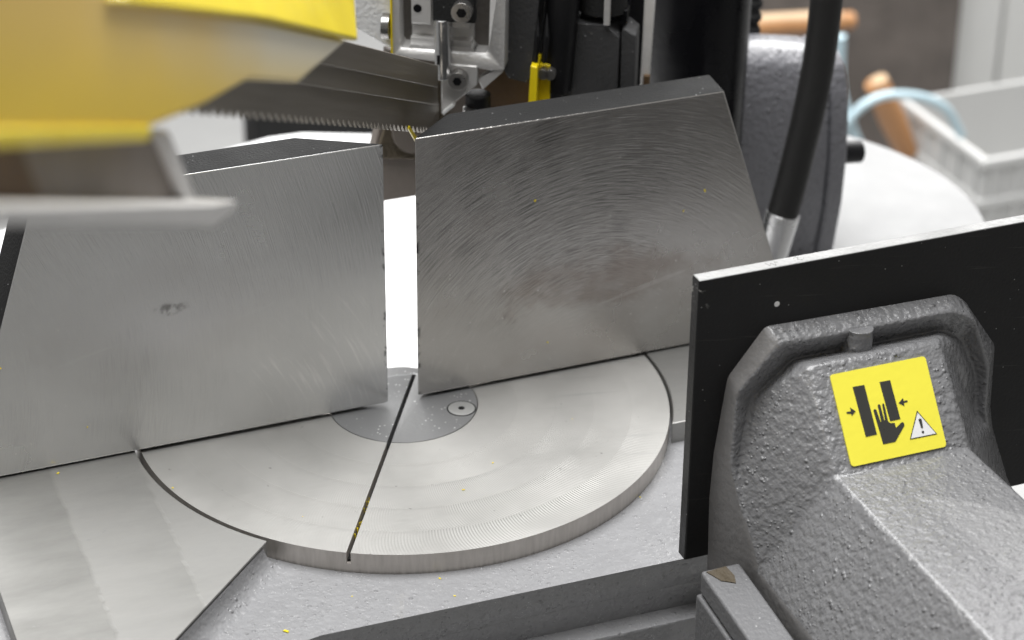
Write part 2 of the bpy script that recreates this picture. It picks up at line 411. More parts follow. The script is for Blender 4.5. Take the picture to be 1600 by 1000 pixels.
lt = [(-1.645, .2), (-1.645, -1.66)] + [(-1.69 + .95, -1.66 + .95)] + [(RT * math.cos(math.radians(a1)) , RT * math.sin(math.radians(a1)))] + arc(RT, a1, -180 - 11, 40) 
lt = [(-1.645, .2), (-1.645, -1.62), (-.750, -.722)] + arc(RT, -136.3, -191, 44)
MB().prism(lt, XY, -.11, .006).build('table_top', 'planed_table', bed, .004, 2)
# sloping fillet below the diagonal table edge
rings = []
for k in range(9):
    t_ = k / 8; q = t_ * PI / 2
    o_ = .085 * (1 - math.cos(q)); dz = -.085 + .085 * (1 - math.sin(q))
    rings.append([(-.758 + o_ * .9, -.735 - o_ * .4, -.0 + -.085 * math.sin(q) * 1.0), (-1.66 + o_ * .9, -1.64 - o_ * .9, -.085 * math.sin(q))])
mb = MB()
for r0, r1 in zip(rings, rings[1:]): mb.add([r0[0], r0[1], r1[1], r1[0]], [(0, 1, 2, 3)])
mb.build('edge_fillet', 'bed_paint', bed)
rt = [(1.9, -.50), (1.9, .2)] + arc(1.012, 11.4, -29.6, 30)
MB().prism(rt, XY, -.11, .006).build('table_top', 'planed_table', bed, .004, 2)

# ------------------------------------------------------------------ turntable with slot, insert plate and screw
tt = thing('turntable', (0, 0, -.08), 'round machined steel turntable with a narrow saw slot across it, in front of the fences', 'turntable')
F = -120.0; hw = .0075
nrm = (-math.sin(math.radians(F)), math.cos(math.radians(F))); dr = (math.cos(math.radians(F)), math.sin(math.radians(F)))
def half(sgn, a_end):
    da = math.degrees(math.asin(hw / 1.0)) * sgn; db = math.degrees(math.asin(hw / .281)) * sgn
    return arc(1.0, F + da, a_end, 110) + arc(.281, a_end, F + db, 40)
MB().prism(arc(.9995, -189.5, 9.5, 150), XY, -.08, -.044).build('lower_rim', 'turned_rim', tt)
for sgn, e in ((-1, -186.0), (1, 6.0)):
    o = MB().prism(half(sgn, e), XY, -.044, 0.0).build('turntable_half', ['milled_disc', 'turned_rim'], tt, .004, 2)
    for p_ in o.data.polygons:
        if abs(p_.normal.z) < .5: p_.material_index = 1
sb = (.108, .187)
ang0 = math.degrees(math.asin(hw / .278))
ins = arc(.278, F + ang0, F + 360 - ang0, 90)
ins = [q for q in ins if not (q[1] > .19 and q[0] > .122)]
end = (-dr[0] * .222, -dr[1] * .222)
ins += [(end[0] + -hw * nrm[0], end[1] - hw * nrm[1]), (end[0] + hw * nrm[0], end[1] + hw * nrm[1])]
MB().prism(ins, XY, -.03, .0012).build('insert_plate', 'insert_steel', tt, .0012, 1)
MB().prism(arc(.262, 0, 360, 60)[:-1], XY, -.0438, -.0305).build('insert_seat', 'black_oxide', tt)
q_ = [(dr[0] * r + nrm[0] * w_, dr[1] * r + nrm[1] * w_) for r, w_ in ((.985, -.0074), (.985, .0074), (.20, .0074), (.20, -.0074))]
MB().prism(q_, XY, -.0439, -.036).build('slot_shade_strip', 'black_oxide', tt)  # black strip laid in the slot, standing in for its shade
scr = MB(); cx, cy = .191, -.113
MB().prism(arc(.0555, 0, 360, 40, (cx, cy))[:-1], XY, -.015, .0019).build('countersink_ring', 'black_oxide', tt)
prof = [(.050, -.02), (.050, .0030), (.046, .0042), (.034, .0034), (.030, .0040), (.013, .0040), (.012, -.014)]
rings = [[(cx + r * math.cos(2 * PI * k / 36), cy + r * math.sin(2 * PI * k / 36), z) for k in range(36)] for r, z in prof]
scr.loft(rings, True).build('countersunk_screw', 'screw_steel', tt, smooth=True)
MB().prism([(cx + .0125 * math.cos(PI / 3 * k), cy + .0125 * math.sin(PI / 3 * k)) for k in range(6)], XY, -.012, .0044).build('hex_socket', 'black_paint', tt)

# ------------------------------------------------------------------ fences
def fence(front, back, yf, yb, mats, label):
    zb, zt = .013, 1.076
    f = MB()
    (fxb0, fxb1, fxt0, fxt1) = front; (bxb0, bxb1, bxt0, bxt1) = back
    V = [(fxb0, yf, zb), (fxb1, yf, zb), (fxt1, yf, zt), (fxt0, yf, zt), (bxb0, yb, zb), (bxb1, yb, zb), (bxt1, yb, zt), (bxt0, yb, zt)]
    f.add(V, [(0, 1, 2, 3)], 0); f.add(V, [(5, 4, 7, 6), (0, 4, 5, 1), (1, 5, 6, 2), (3, 2, 6, 7), (0, 3, 7, 4)], 1)
    return f.build('fence_plate', mats, None, .006, 2, base=(0, yf, zb), label=label, cat='fence plate')
fence((-1.648, -.055, -1.299, -.055), (-1.665, -.334, -1.318, -.334), .008, .173, ['fence_left', 'black_oxide'], 'left steel fence plate, broad and evenly grey, behind the turntable')
fence((.061, 1.651, .061, 1.285), (.246, 1.668, .246, 1.302), .013, .177, ['fence_right', 'black_oxide'], 'right steel fence plate with dark swirling scratches and brown stains')

# ------------------------------------------------------------------ vise jaw
vj = thing('vise_jaw', (1.2, -1.5, -.1), 'vise jaw of black plate and rough grey casting with yellow warning sticker', 'vise jaw')
jp = MB().box(.553, 2.7, -1.3, -1.248, -.012, 1.057)
jo = jp.build('jaw_plate', ['jaw_black', 'machined_top'], vj, .005, 2)
for p_ in jo.data.polygons:
    if p_.normal.z > .9: p_.material_index = 1
dot = MB().prism(arc(.0095, 0, 360, 20)[:-1], lambda a, b, d: (.838 + a, d, .921 + b), -1.3015, -1.296)
dot.build('bare_spot', 'print_white', jo)
mk = MB()
for line in ([(.805, -1.262), (.812, -1.285), (.822, -1.268), (.832, -1.288), (.838, -1.262), (.846, -1.272)], [(.905, -1.268), (.914, -1.256), (.925, -1.262), (.915, -1.275), (.930, -1.284), (.942, -1.270)]):
    for a, b in zip(line, line[1:]):
        d = (Vector(b) - Vector(a)).normalized(); nn = Vector((-d.y, d.x)) * .0014
        mk.prism([(a[0] - nn.x, a[1] - nn.y), (b[0] - nn.x, b[1] - nn.y), (b[0] + nn.x, b[1] + nn.y), (a[0] + nn.x, a[1] + nn.y)], XY, 1.0565, 1.0576)
mk.build('pencil_mark', 'print_black', jo)

B = [(.643, -.10), (.633, .217), (.640, .397), (.675, .682), (.800, .846), (.945, .842), (1.374, .834), (1.507, .832), (1.556, .795), (1.697, .598), (1.710, .348), (1.729, .261), (1.814, .04), (1.90, -.12)]
Fr = [(.800, -1.42, -.16), (.672, -1.50, .212), (.653, -1.40, .408), (.674, -1.375, .658), (.821, -1.375, .812), (.985, -1.375, .810), (1.246, -1.375, .809), (1.464, -1.375, .810), (1.558, -1.375, .760),
      (1.634, -1.37, .557), (1.641, -1.37, .391), (1.665, -1.37, .304), (1.73, -1.40, .04), (1.76, -1.42, -.12)]
Vc = [(x, -1.2985, z) for x, z in B] + Fr
nB = len(B)
pTL, pTR, pBL, pBR = 28, 29, 30, 31
Vc += [(.888, -1.445, .7585), (1.374, -1.445, .7585), (.891, -1.6665, .4645), (1.392, -1.6665, .4645)]
Vc += [(.885, -4.2, .4645), (1.395, -4.2, .4645)]            # 32 33 far end of the arm's top
Vc += [(.690, -1.57, .075), (.640, -4.2, .075), (1.62, -1.47, -.06), (1.62, -4.2, -.06)]   # 34..37
Vc += [(.700, -1.5, -.22), (.64, -4.2, -.30), (1.66, -1.47, -.30), (1.66, -4.2, -.30), (.643, -1.2985, -.30), (1.90, -1.2985, -.30)]   # 38..43
f_ = lambda i: nB + i
fc = [(i, i + 1, f_(i + 1), f_(i)) for i in range(1, nB - 1)]
fc += [(0, 1, f_(1), f_(0)) if False else (0, 1, f_(1), 34)]
RG = {2: (.690, -1.385, .389), 3: (.750, -1.325, .590), 4: (.902, -1.315, .709), 5: (1.049, -1.315, .710), 6: (1.290, -1.315, .709), 7: (1.462, -1.315, .709), 8: (1.547, -1.315, .658), 9: (1.622, -1.32, .494), 10: (1.628, -1.33, .357)}
rg_ = {}
for i_, v_ in RG.items(): rg_[i_] = len(Vc); Vc.append(v_)
for i_ in range(2, 10): fc.append((f_(i_), f_(i_ + 1), rg_[i_ + 1], rg_[i_]))
fc += [(rg_[4], rg_[5], pTL), (rg_[5], rg_[6], pTR, pTL), (rg_[6], rg_[7], pTR), (rg_[3], rg_[4], pTL), (rg_[2], rg_[3], pTL), (pTL, pBL, rg_[2]), (pBL, f_(1), rg_[2]), (f_(1), f_(2), rg_[2]), (pBL, 34, f_(1))]
fc += [(rg_[7], rg_[8], pTR), (rg_[8], rg_[9], pTR), (pTR, rg_[9], rg_[10]), (pTR, rg_[10], pBR), (rg_[10], f_(10), f_(11)), (pBR, rg_[10], f_(11)), (pBR, f_(11), f_(12)), (pBR, f_(12), 36), (f_(12), f_(13), 36)]
fc += [(pTL, pTR, pBR, pBL), (pBL, pBR, 33, 32), (pBL, 32, 35, 34), (pBR, 36, 37, 33)]
fc += [(34, 35, 39, 38), (36, 40, 41, 37), (0, 34, 38, 42), (f_(13), 13, 43, 40), (36, f_(13), 40)]
cb = MB().add(Vc, fc)
co = cb.build('jaw_casting', ['jaw_paint', 'jaw_side'], vj, 0, 3)
side_faces = {tuple(sorted(q)) for q in fc[:3]} | {tuple(sorted(q)) for q in ((34, 35, 39, 38), (0, 34, 38, 42), (0, 1, f_(1), 34))}
for p_ in co.data.polygons:
    if tuple(sorted(p_.vertices)) in side_faces: p_.material_index = 1
bv = co.modifiers.new('bevel', 'BEVEL'); bv.width = .016 * K; bv.segments = 3; bv.limit_method = 'ANGLE'; bv.angle_limit = math.radians(14)
for p_ in co.data.polygons: p_.use_smooth = True
co.data.set_sharp_from_angle(angle=math.radians(120))
# drain boss standing in the recess
bz = [(1.118 + .043 * math.cos(PI * k / 8 + PI), -1.372 - .034 * math.sin(PI * k / 8)) for k in range(9)]
bz = [(1.075, -1.31)] + bz + [(1.161, -1.31)]
MB().prism(bz, XY, .69, .812).build('drain_boss', 'jaw_paint', vj, .008, 3)
# sticker lying on the inclined panel
TH = .646
def STK(a, b, d): return (1.129 + a * .988, -1.5627 + b * math.sin(TH) - d * math.cos(TH), .603 + b * math.cos(TH) + d * math.sin(TH))
st = MB().prism([(x, z) for x, z in rrect(-.1785, .1785, -.1525, .1515, .012)], STK, .0005, .005).build('warning_sticker', 'sticker', vj)
def pr(name, pts, mat, d=.0062): MB().prism(pts, STK, .0045, d).build(name, mat, st)
pr('printed_bar', [(-.1086, .0991), (-.0655, .0981), (-.0619, -.0673), (-.1034, -.0679)], 'print_black')
pr('printed_bar', [(-.0085, .0971), (.0307, .0964), (.0345, -.0339), (-.004, -.0344)], 'print_black')
pr('printed_arrow', [(-.1514, .0238), (-.135, .0233), (-.1346, .0357), (-.1183, .0202), (-.136, .0068), (-.1357, .0153), (-.1511, .0178)], 'print_black')
pr('printed_arrow', [(.0415, .0176), (.0618, .031), (.0611, .0209), (.0756, .021), (.0748, .0154), (.0609, .0149), (.0601, .0044)], 'print_black')
pr('printed_hand', [(-.0482, -.1021), (-.0514, -.0457), (-.0547, .0087), (-.0525, .0138), (-.0470, .0140), (-.0435, .0110), (-.0387, -.03), (-.0362, -.0297), (-.0352, .0222), (-.0335, .0265), (-.0285, .0272), (-.0256, .024), (-.0240, -.0273), (-.0212, -.0269), (-.0185, .0229), (-.0165, .0265), (-.0125, .0265), (-.0105, .0235), (-.0117, -.0325), (-.0055, -.0402), (.0107, -.0424), (.0109, -.0596), (.0345, -.0458), (.0395, -.0452), (.0435, -.049), (.0438, -.0571), (-.003, -.103)], 'print_black')
tri = MB().prism([(.1015, -.018), (.1540, -.1070), (.0510, -.1060)], STK, .0045, .0060).build('warning_triangle', 'print_black', st)
pr('triangle_field', [(.1015, -.0255), (.1490, -.1040), (.0560, -.1030)], 'print_white', .0068)
pr('exclamation_mark', [(.0981, -.0481), (.1049, -.0450), (.1099, -.0495), (.1075, -.077), (.1040, -.0791), (.1004, -.0761)], 'print_black', .0076)
pr('exclamation_dot', arc(.0046, 0, 360, 12, (.1032, -.0906))[:-1], 'print_black', .0076)

# guide rail under the jaw arm
rl = thing('guide_rail', (.56, -2.2, -1.2), 'grey steel guide rail with rusty corner, below the vise jaw arm at bottom', 'guide rail')
def rail(x0, x1, y0, y1, zt0, zb0, k):
    r0 = [(x0, y0, zb0), (x1, y0, zb0), (x1, y0, zt0), (x0, y0, zt0)]; d = (y0 - y1) * k
    r1 = [(x0, y1, zb0 - d), (x1, y1, zb0 - d), (x1, y1, zt0 - d), (x0, y1, zt0 - d)]
    return MB().loft([r0, r1])
rail(.517, .66, -1.49, -4.0, .078, -.006, .10).build('upper_rail', 'rail_paint', rl, .010, 3)
rail(.508, .66, -1.485, -4.0, -.014, -.62, .10).build('lower_rail', 'rail_paint', rl, .010, 3)
MB().prism([(.532, -1.503), (.606, -1.498), (.612, -1.55), (.600, -1.585), (.578, -1.57), (.560, -1.56)], lambda a, b, d: (a, b, .078 + (b + 1.49) * .10 + d), .0002, .0035).build('rust_patch', 'rusty', rl)

# ------------------------------------------------------------------ saw head
sh = thing('band_saw', SZ(-1.5, 0, 0), 'raised saw head with blurred yellow blade housing, toothed band blade and cast blade guide', 'band saw')
# wheel housing, near end
hs = [(-5.6, 3.45), (-4.6, 3.42), (-3.417, 2.905), (-2.443, 2.491), (-1.455, 2.045), (-1.49, 2.02), (-2.031, 2.158), (-2.527, 2.373), (-2.906, 2.471), (-3.303, 2.567), (-4.096, 2.909), (-5.6, 3.52)]
hs = [(-5.6, 4.6), (-3.35, 3.6), (-3.30, 2.86), (-2.443, 2.491), (-1.455, 2.045), (-2.031, 2.158), (-2.527, 2.373), (-2.906, 2.471), (-3.303, 2.590), (-4.096, 2.930), (-5.6, 3.58)]
MB().prism(hs, SZ, -.25, .150).build('housing_panel', 'sheen_tint_panel', sh, .015, 3)
TB = [(-3.52, 2.945), (-3.42, 2.90), (-2.43, 2.485), (-1.413, 2.03)]; TT = [(-3.45, 2.955), (-3.2, 2.95), (-1.9, 2.59), (-.98, 2.12)]
tb_ = MB(); lo_ = [SZ(a_, b_, .170) for a_, b_ in TB]; hi_ = [SZ(a_, b_, .06) for a_, b_ in TT]; bk_ = [SZ(a_, b_, -.25) for a_, b_ in TT]; bl_ = [SZ(a_, b_, -.25) for a_, b_ in TB]
tb_.loft([[lo_[k], hi_[k], bk_[k], bl_[k]] for k in range(4)])
tb_.build('housing_top_band', 'yellow_head', sh, .012, 3)
MB().prism([(-5.6, 3.61), (-4.115, 2.950), (-3.308, 2.600), (-3.335, 2.577), (-4.123, 2.917), (-5.6, 3.57)], SZ, -.25, .160).build('housing_bottom_band', 'yellow_head', sh, .008, 2)
MB().prism([(-5.6, 3.55), (-3.971, 2.860), (-3.130, 2.500), (-2.893, 2.200), (-4.0, 2.73), (-5.6, 3.45)], SZ, -.3, .10).build('housing_underside', 'grey_recess', sh, .01)
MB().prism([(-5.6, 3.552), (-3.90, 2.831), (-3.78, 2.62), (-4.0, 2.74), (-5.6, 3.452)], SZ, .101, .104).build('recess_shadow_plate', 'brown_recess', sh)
MB().prism([(-3.150, 2.515), (-3.075, 2.485), (-2.88, 2.21), (-2.955, 2.225)], SZ, .085, .118).build('slanted_end_strip', 'lip_steel', sh, .006)
MB().prism([(-5.6, 3.49), (-4.298, 2.904), (-3.06, 2.315), (-2.935, 2.262), (-2.95, 2.243), (-3.127, 2.290), (-4.305, 2.872), (-5.6, 3.45)], SZ, .0, .22).build('lower_lip', 'lip_steel', sh, .006, 3)
# blade and guards, rising to the housing
def bl(s, o=0): return 1.140 - .4573 * (s + 0.0) + o   # tooth line height along the cut
pts = []
s = .79; top = .112
low = []
rng = random.Random(3)
while s > -2.75:
    pit = rng.choice([.056, .066, .082, .072])
    low.append((s, bl(s, .002))); low.append((s - pit * .28, bl(s - pit * .28, -.020))); low.append((s - pit * .40, bl(s - pit * .40, -.018))); low.append((s - pit * .92, bl(s - pit * .92, .004)))
    s -= pit
def band(name, mat, u0, u1, lo, hi, s0, s1, par, bev=0):
    return MB().prism([(s0, bl(s0, lo)), (s1, bl(s1, lo)), (s1, bl(s1, hi)), (s0, bl(s0, hi))], SZ, u0, u1).build(name, mat, par, bev)
mb = MB()
r0 = [(a, b) for a, b in low]
up = [(a, b + .03) for a, b in low]
fr = [SZ(a, b, .004) for a, b in low]; bk = [SZ(a, b, -.004) for a, b in low]
tp = [SZ(a, bl(a, .11), .004) for a, b in low]; tb = [SZ(a, bl(a, .11), -.004) for a, b in low]
for i in range(len(low) - 1):
    mb.add([fr[i], fr[i + 1], tp[i + 1], tp[i]], [(0, 1, 2, 3)]); mb.add([bk[i], bk[i + 1], tb[i + 1], tb[i]], [(3, 2, 1, 0)])
    mb.add([fr[i], fr[i + 1], bk[i + 1], bk[i]], [(3, 2, 1, 0)]); mb.add([tp[i], tp[i + 1], tb[i + 1], tb[i]], [(0, 1, 2, 3)])
mb.build('band_blade', 'blade_steel', sh, smooth=False)
band('blade_backing', 'blade_steel', -.016, .018, .100, .178, -2.1, .690, sh, .004)
band('blade_cover', 'blade_steel', -.020, .034, .172, .262, -1.7, .606, sh, .004)

# cast blade guide at the far end (built across the cutting direction)
gd = MB()
def holes(outer, inner):  # plate with rectangular openings made of strips
    pass
O = dict(z0=1.045, z1=1.55)
sb_ = []
# frame bars of the guide casting
gd.box
def ub(mb, u0, u1, z0, z1, s0, s1): return mb.prism([(u0, z0), (u1, z0), (u1, z1), (u0, z1)], UZ, s0, s1)
gm = MB()
gm.prism([(-.178, 1.072), (.128, 1.045), (.205, 1.035), (.255, 1.042), (.262, 1.6), (.207, 1.6), (.196, 1.125), (.183, 1.106), (.142, 1.108), (.129, 1.125), (.129, 1.150), (-.107, 1.150), (-.107, 1.122), (-.116, 1.106), (-.140, 1.106), (-.149, 1.122), (-.152, 1.6), (-.172, 1.6)], UZ, .800, .93)
ub(gm, -.108, .130, 1.14, 1.60, .838, .925)
guide = gm.build('guide_casting', 'cast_alu', sh, .007, 3)
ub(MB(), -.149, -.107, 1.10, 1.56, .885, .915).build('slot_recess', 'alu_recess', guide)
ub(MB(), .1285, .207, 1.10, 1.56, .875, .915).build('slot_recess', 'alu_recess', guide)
bs = MB(); ub(bs, -.103, -.026, 1.207, 1.56, .796, .84); bs.build('raised_pad', 'cast_alu', guide, .006, 3)
MB().prism(arc(.0165, 0, 360, 24, (-.078, 1.272))[:-1], UZ, .7945, .80).build('drilled_hole', 'black_gloss', guide)
bs = MB(); ub(bs, .046, .126, 1.198, 1.24, .800, .84); bs.build('raised_pad', 'cast_alu', guide, .006, 3)
ub(MB(), -.012, .150, 1.240, 1.56, .752, .80).build('black_clamp', 'black_oxide', sh, .006, 2)
def cyl(mb, u, z, r, s0, s1, n=24): return mb.prism(arc(r, 0, 360, n, (u, z))[:-1], UZ, s0, s1)
def socket_bolt(u, z, s, r, parent, mat='dark_steel'):
    o = cyl(MB(), u, z, r, s - .03, s + .03).build('socket_bolt', mat, parent, .006, 3)
    MB().prism([(u + r * .5 * math.cos(PI / 3 * k), z + r * .5 * math.sin(PI / 3 * k)) for k in range(6)], UZ, s - .0312, s - .02).build('hex_socket', 'black_gloss', o)
    return o
socket_bolt(.105, 1.297, .74, .040, sh)
# round steel pin with slotted end
MB().tube([UZ(.020, 1.245, .775), UZ(.022, 1.10, .775), UZ(.024, 1.005, .775)], .0315, 24).build('guide_pin', 'zinc', sh, .003)
ub(MB(), .0045, .014, 1.068, 1.105, .742, .752).build('pin_slot', 'black_gloss', sh)
# lower guide cheek, cut on the diagonal
MB().prism([(.012, 1.055), (.153, 1.052), (.153, .975), (.075, .905), (.012, .845)], UZ, .79, .83).build('guide_cheek', 'cast_alu', sh, .005, 2)
socket_bolt(.083, 1.005, .772, .036, sh, 'dark_steel')
MB().prism([(.020, .862), (.062, .900), (.068, .893), (.026, .853)], UZ, .76, .80).build('bright_edge_strip', 'white_paint', sh)
MB().prism([(.153, .99), (.238, 1.048), (.252, 1.03), (.17, .95)], UZ, .805, .87).build('guide_gusset', 'cast_alu', sh, .005)
# white body and yellow sheet edge left of the guide
MB().prism([(-.335, 1.165), (-.190, 1.085), (-.172, 1.085), (-.16, 1.60), (-.30, 1.60)], UZ, .83, 1.2).build('white_cover', 'white_paint', sh, .01, 3)
MB().tube([UZ(-.216, 1.188, .805), UZ(-.186, 1.188, .805)], .050, 28).build('button_bolt', 'dark_steel', sh, .012, 4)
ub(MB(), -.183, -.1765, 1.07, 1.60, .79, .90).build('yellow_sheet_edge', 'yellow_paint', sh)
# dark body right of the guide
MB().prism([(.236, 1.00), (.255, .965), (.33, .95), (.345, .965), (.40, 1.60), (.262, 1.60)], UZ, .90, 1.15).build('dark_guide_body', 'dark_body', sh, .008, 2)
MB().tube([UZ(.43, .90, .99), UZ(.455, 1.25, .99), UZ(.47, 1.60, .99)], .065, 24).build('round_guide_column', 'black_paint', sh)
for du in (.0, .035):
    MB().tube([UZ(.362 + du, 1.04, .905), UZ(.370 + du, 1.15, .898), UZ(.366 + du, 1.23, .93)], [.010, .012, .002], 12).build('spring_clip', 'black_paint', sh)
MB().tube([UZ(.143, .78, .87), UZ(.143, .905, .87)], .050, 24).build('adjuster_knob', 'black_paint', sh, .006, 2)
MB().tube([UZ(.118, .80, .84), UZ(.118, .86, .83)], .03, 20).build('adjuster_collar', 'bright_steel', sh, .004)
MB().prism([(.15, .60), (.40, .60), (.36, .965), (.25, .985), (.15, .97)], UZ, .98, 1.02).build('rusty_back_plate', 'brown_recess', sh, .004)
yp = MB(); yp.prism([(.350, 1.040), (.376, 1.035), (.372, .80), (.338, .80)], UZ, .86, 1.0)
yp.build('yellow_deflector', 'yellow_paint', sh, .004, 2)
ub(MB(), .3735, .418, .80, 1.022, .925, .95).build('yellow_deflector_flange', 'yellow_paint', sh, .004, 2)
for du in (0, .028): cyl(MB(), .394 + du, .993, .021, .89, .93).build('button_bolt', 'dark_steel', sh, .008, 3)
MB().prism([(.462, 1.174), (.625, 1.174), (.676, 1.125), (.676, .80), (.455, .80)], UZ, .99, 1.12).build('dark_block', 'dark_body', sh, .005, 2)
MB().prism([(.684, 1.15), (.700, 1.16), (.740, 1.13), (.740, .80), (.684, .80)], UZ, 1.0, 1.14).build('dark_block', 'dark_body', sh, .005, 2)
ub(MB(), .52, .70, 1.172, 1.22, 1.04, 1.16).build('rod_seat', 'black_gloss', sh, .004)
ub(MB(), .475, .50, 1.18, 1.6, 1.06, 1.09).build('steel_bar', 'cast_alu', sh, .003)
MB().tube([UZ(.60, 1.205, 1.08), UZ(.60, 1.60, 1.08)], .095, 28).build('knurled_nut', 'black_oxide', sh, .005)
ub(MB(), .615, .640, 1.18, 1.6, .97, .985).build('steel_bar', 'cast_alu', sh, .003)
MB().prism([(.745, .80), (.778, .80), (.806, 1.6), (.756, 1.6)], UZ, 1.19, 1.24).build('pale_upright_bar', 'white_bar', sh, .006, 2)
ub(MB(), .760, .785, .845, .90, 1.17, 1.19).build('bar_clip', 'brown_recess', sh, .003)
ub(MB(), .20, .76, .5, 1.6, 1.26, 1.30).build('head_back_plate', 'black_paint', sh)
ub(MB(), -.15, .275, .98, 1.6, 1.0, 1.05).build('guide_back_plate', 'dark_body', sh)
# frame seen through the gap between the fences
MB().prism([(-.06, .33), (.9, .33), (.9, 1.0), (.30, 1.0), (.262, .70), (.235, .60), (.235, .33)][2:] + [(.235, .345), (.9, .345)], XZ, 1.0, 1.06).build('rear_frame', 'grey_recess', sh, .01)
MB().prism([(.26, .545), (.5, .50), (.6, .9), (.29, .74), (.245, .60)], XZ, .975, .995).build('rusty_pocket', 'rusty', sh, .01)
MB().prism(arc(.10, 150, 400, 24, (.40, .66))[:-1], XZ, .955, .975).build('pocket_roller', 'grey_recess', sh, .006)
MB().prism([(.13, 1.07), (.150, 1.075), (.302, .957), (.285, .945)], SZ, .006, .010).build('yellow_sheet_edge', 'yellow_paint', sh)

# ------------------------------------------------------------------ rear column, ribbed hose, casting, hydraulic hose
col = thing('lift_column', (1.70, 1.1, -1.2), 'thick glossy black upright column behind the right fence', 'column')
MB().tube([(1.69, 1.1, -1.2), (1.72, 1.1, 1.8)], .214, 48).build('column_tube', 'black_gloss', col)
rb = MB(); pp = []; rr_ = []
for k in range(60):
    z = .42 + k * .016; pp.append((2.272 + .03 * k / 60, 1.7, z)); rr_.append(.046 if k % 4 < 2 else .034)
rb.tube(pp, rr_, 20).build('ribbed_hose', 'black_oxide', label='black ribbed hose beside the black column at the top edge', cat='hose')
rc = thing('pivot_casting', (2.25, 1.9, -1.6), 'rounded dark grey pivot casting with droplets behind the thick black hose', 'machine casting')
def cprof(x, dz, g=0.0):
    p = [(1.60, .45), (1.60, .60), (1.50, .615), (1.39, .600), (1.32, .555), (1.285, .48), (1.26, .36), (1.24, .15), (1.25, -.10), (1.30, -.40), (1.44, -.80), (1.6, -1.6), (2.3, -1.6), (2.3, -.9), (1.8, .2)]
    return [(x, y - g, z + dz + g * .4) for y, z in p]
MB().loft([cprof(1.98, .02), cprof(2.25, -.02), cprof(2.47, -.06)]).build('casting_drum', 'rear_paint', rc, .02, 3)
MB().loft([cprof(2.4705, -.06, .012), cprof(2.56, -.07, .012)]).build('casting_flange', 'rear_paint', rc, .02, 3)
MB().tube([(2.55, 1.36, .040), (2.700, 1.36, .025)], .052, 24).build('black_plug', 'black_paint', rc, .008, 3)
hz = thing('hydraulic_hose', (1.95, .8, -.3), 'thick black rubber hose curving down into a silver ferrule', 'hose')
P0 = [(2.150, .8, 1.35), (2.142, .8, 1.039), (2.129, .8, .786), (2.096, .8, .529), (2.043, .8, .24), (2.004, .8, .067)]
def smoothpath(P, n=6):
    P = [Vector(p) for p in P]; out = []
    for i in range(len(P) - 1):
        a, b, c, d = P[max(i - 1, 0)], P[i], P[i + 1], P[min(i + 2, len(P) - 1)]
        for k in range(n):
            t = k / n
            out.append(.5 * ((2 * b) + (-a + c) * t + (2 * a - 5 * b + 4 * c - d) * t * t + (-a + 3 * b - 3 * c + d) * t ** 3))
    out.append(P[-1]); return out
MB().tube(smoothpath(P0), .068, 28).build('hose_body', 'rubber', hz)
MB().tube([(2.010, .8, .085), (1.998, .8, .03), (1.963, .8, -.14), (1.93, .8, -.30)], [.074, .073, .066, .066], 28).build('crimp_ferrule', 'zinc', hz, .004)

# ------------------------------------------------------------------ background
MB().prism(arc(1.243, 0, 360, 96, (2.309, 1.869))[:-1], XY, -.56, -.50).build('round_tray', 'tray_grey', bevel=.015, label='round white tray behind the dark grey casting at right', cat='tray')
tr = [(-1.6, .205), (1.02, .205), (1.3, 2.0), (1.35, 3.40)] + [(1.12, 3.54), (.76, 3.70), (.50, 3.71), (.23, 3.64), (-.07, 3.55), (-.6, 3.35), (-1.2, 3.0), (-1.6, 2.6)]
MB().prism(tr, XY, -.66, -.55).build('drip_tray', 'tray_white', bevel=.02, label='broad white drip tray behind and below the left fence', cat='tray')
MB().box(5.3, 8.66, 9.7, 10.3, -4.5, -.8).build('brown_cupboard', 'wall_brown', None, .03, label='dark brown blurred cupboard left of the white cabinet', cat='cupboard')
MB().box(1.97, 4.4, 9.3, 9.7, -4.5, -2.86).build('black_block', 'black_oxide', None, .02, label='dark blurred block seen under the saw blade teeth', cat='block')
cab = thing('white_cabinet', (9.6, 10.4, -4.5), 'blurred white cabinet with a door seam at the top right', 'cabinet')
MB().box(8.72, 11.4, 10.0, 12.0, -4.5, -1.0).build('cabinet_body', 'cabinet_white', cab, .03)
for x0, x1 in ((8.76, 9.27), (9.30, 9.9)):
    MB().box(x0, x1, 9.95, 9.998, -4.35, -1.05).build('cabinet_door', 'cabinet_white', cab, .02)
MB().tube([(8.10, 9.0, -3.72), (9.9, 9.0, -3.70)], .085, 20).build('paper_roll', 'tray_white', bevel=.01, label='bright white roll lying in front of the cabinet over the crate', cat='roll')
cr = thing('plastic_crate', (7.6, 7.8, -4.5), 'pale grey plastic crate with ribbed sides at the right edge', 'crate')
MB().box(7.25, 9.4, 7.0, 7.04, -4.5, -3.20).build('crate_wall', 'crate_grey', cr)
MB().box(7.25, 7.29, 7.045, 8.3, -4.5, -3.20).build('crate_wall', 'crate_grey', cr)
MB().box(7.295, 9.4, 8.26, 8.3, -4.5, -3.20).build('crate_wall', 'crate_grey', cr)
MB().box(7.295, 9.4, 7.045, 8.25, -4.5, -4.42).build('crate_floor', 'crate_grey', cr)
for z0 in (-3.27, -3.62, -4.0):
    MB().box(7.19, 9.4, 6.965, 6.998, z0, z0 + .09).build('crate_rim', 'crate_grey', cr, .015)
    MB().box(7.21, 7.246, 7.0, 8.35, z0, z0 + .09).build('crate_rim', 'crate_grey', cr, .015)
for i in range(9):
    x = 7.32 + i * .22
    MB().box(x, x + .045, 6.975, 6.998, -4.5, -3.272).build('crate_rib', 'crate_grey', cr)
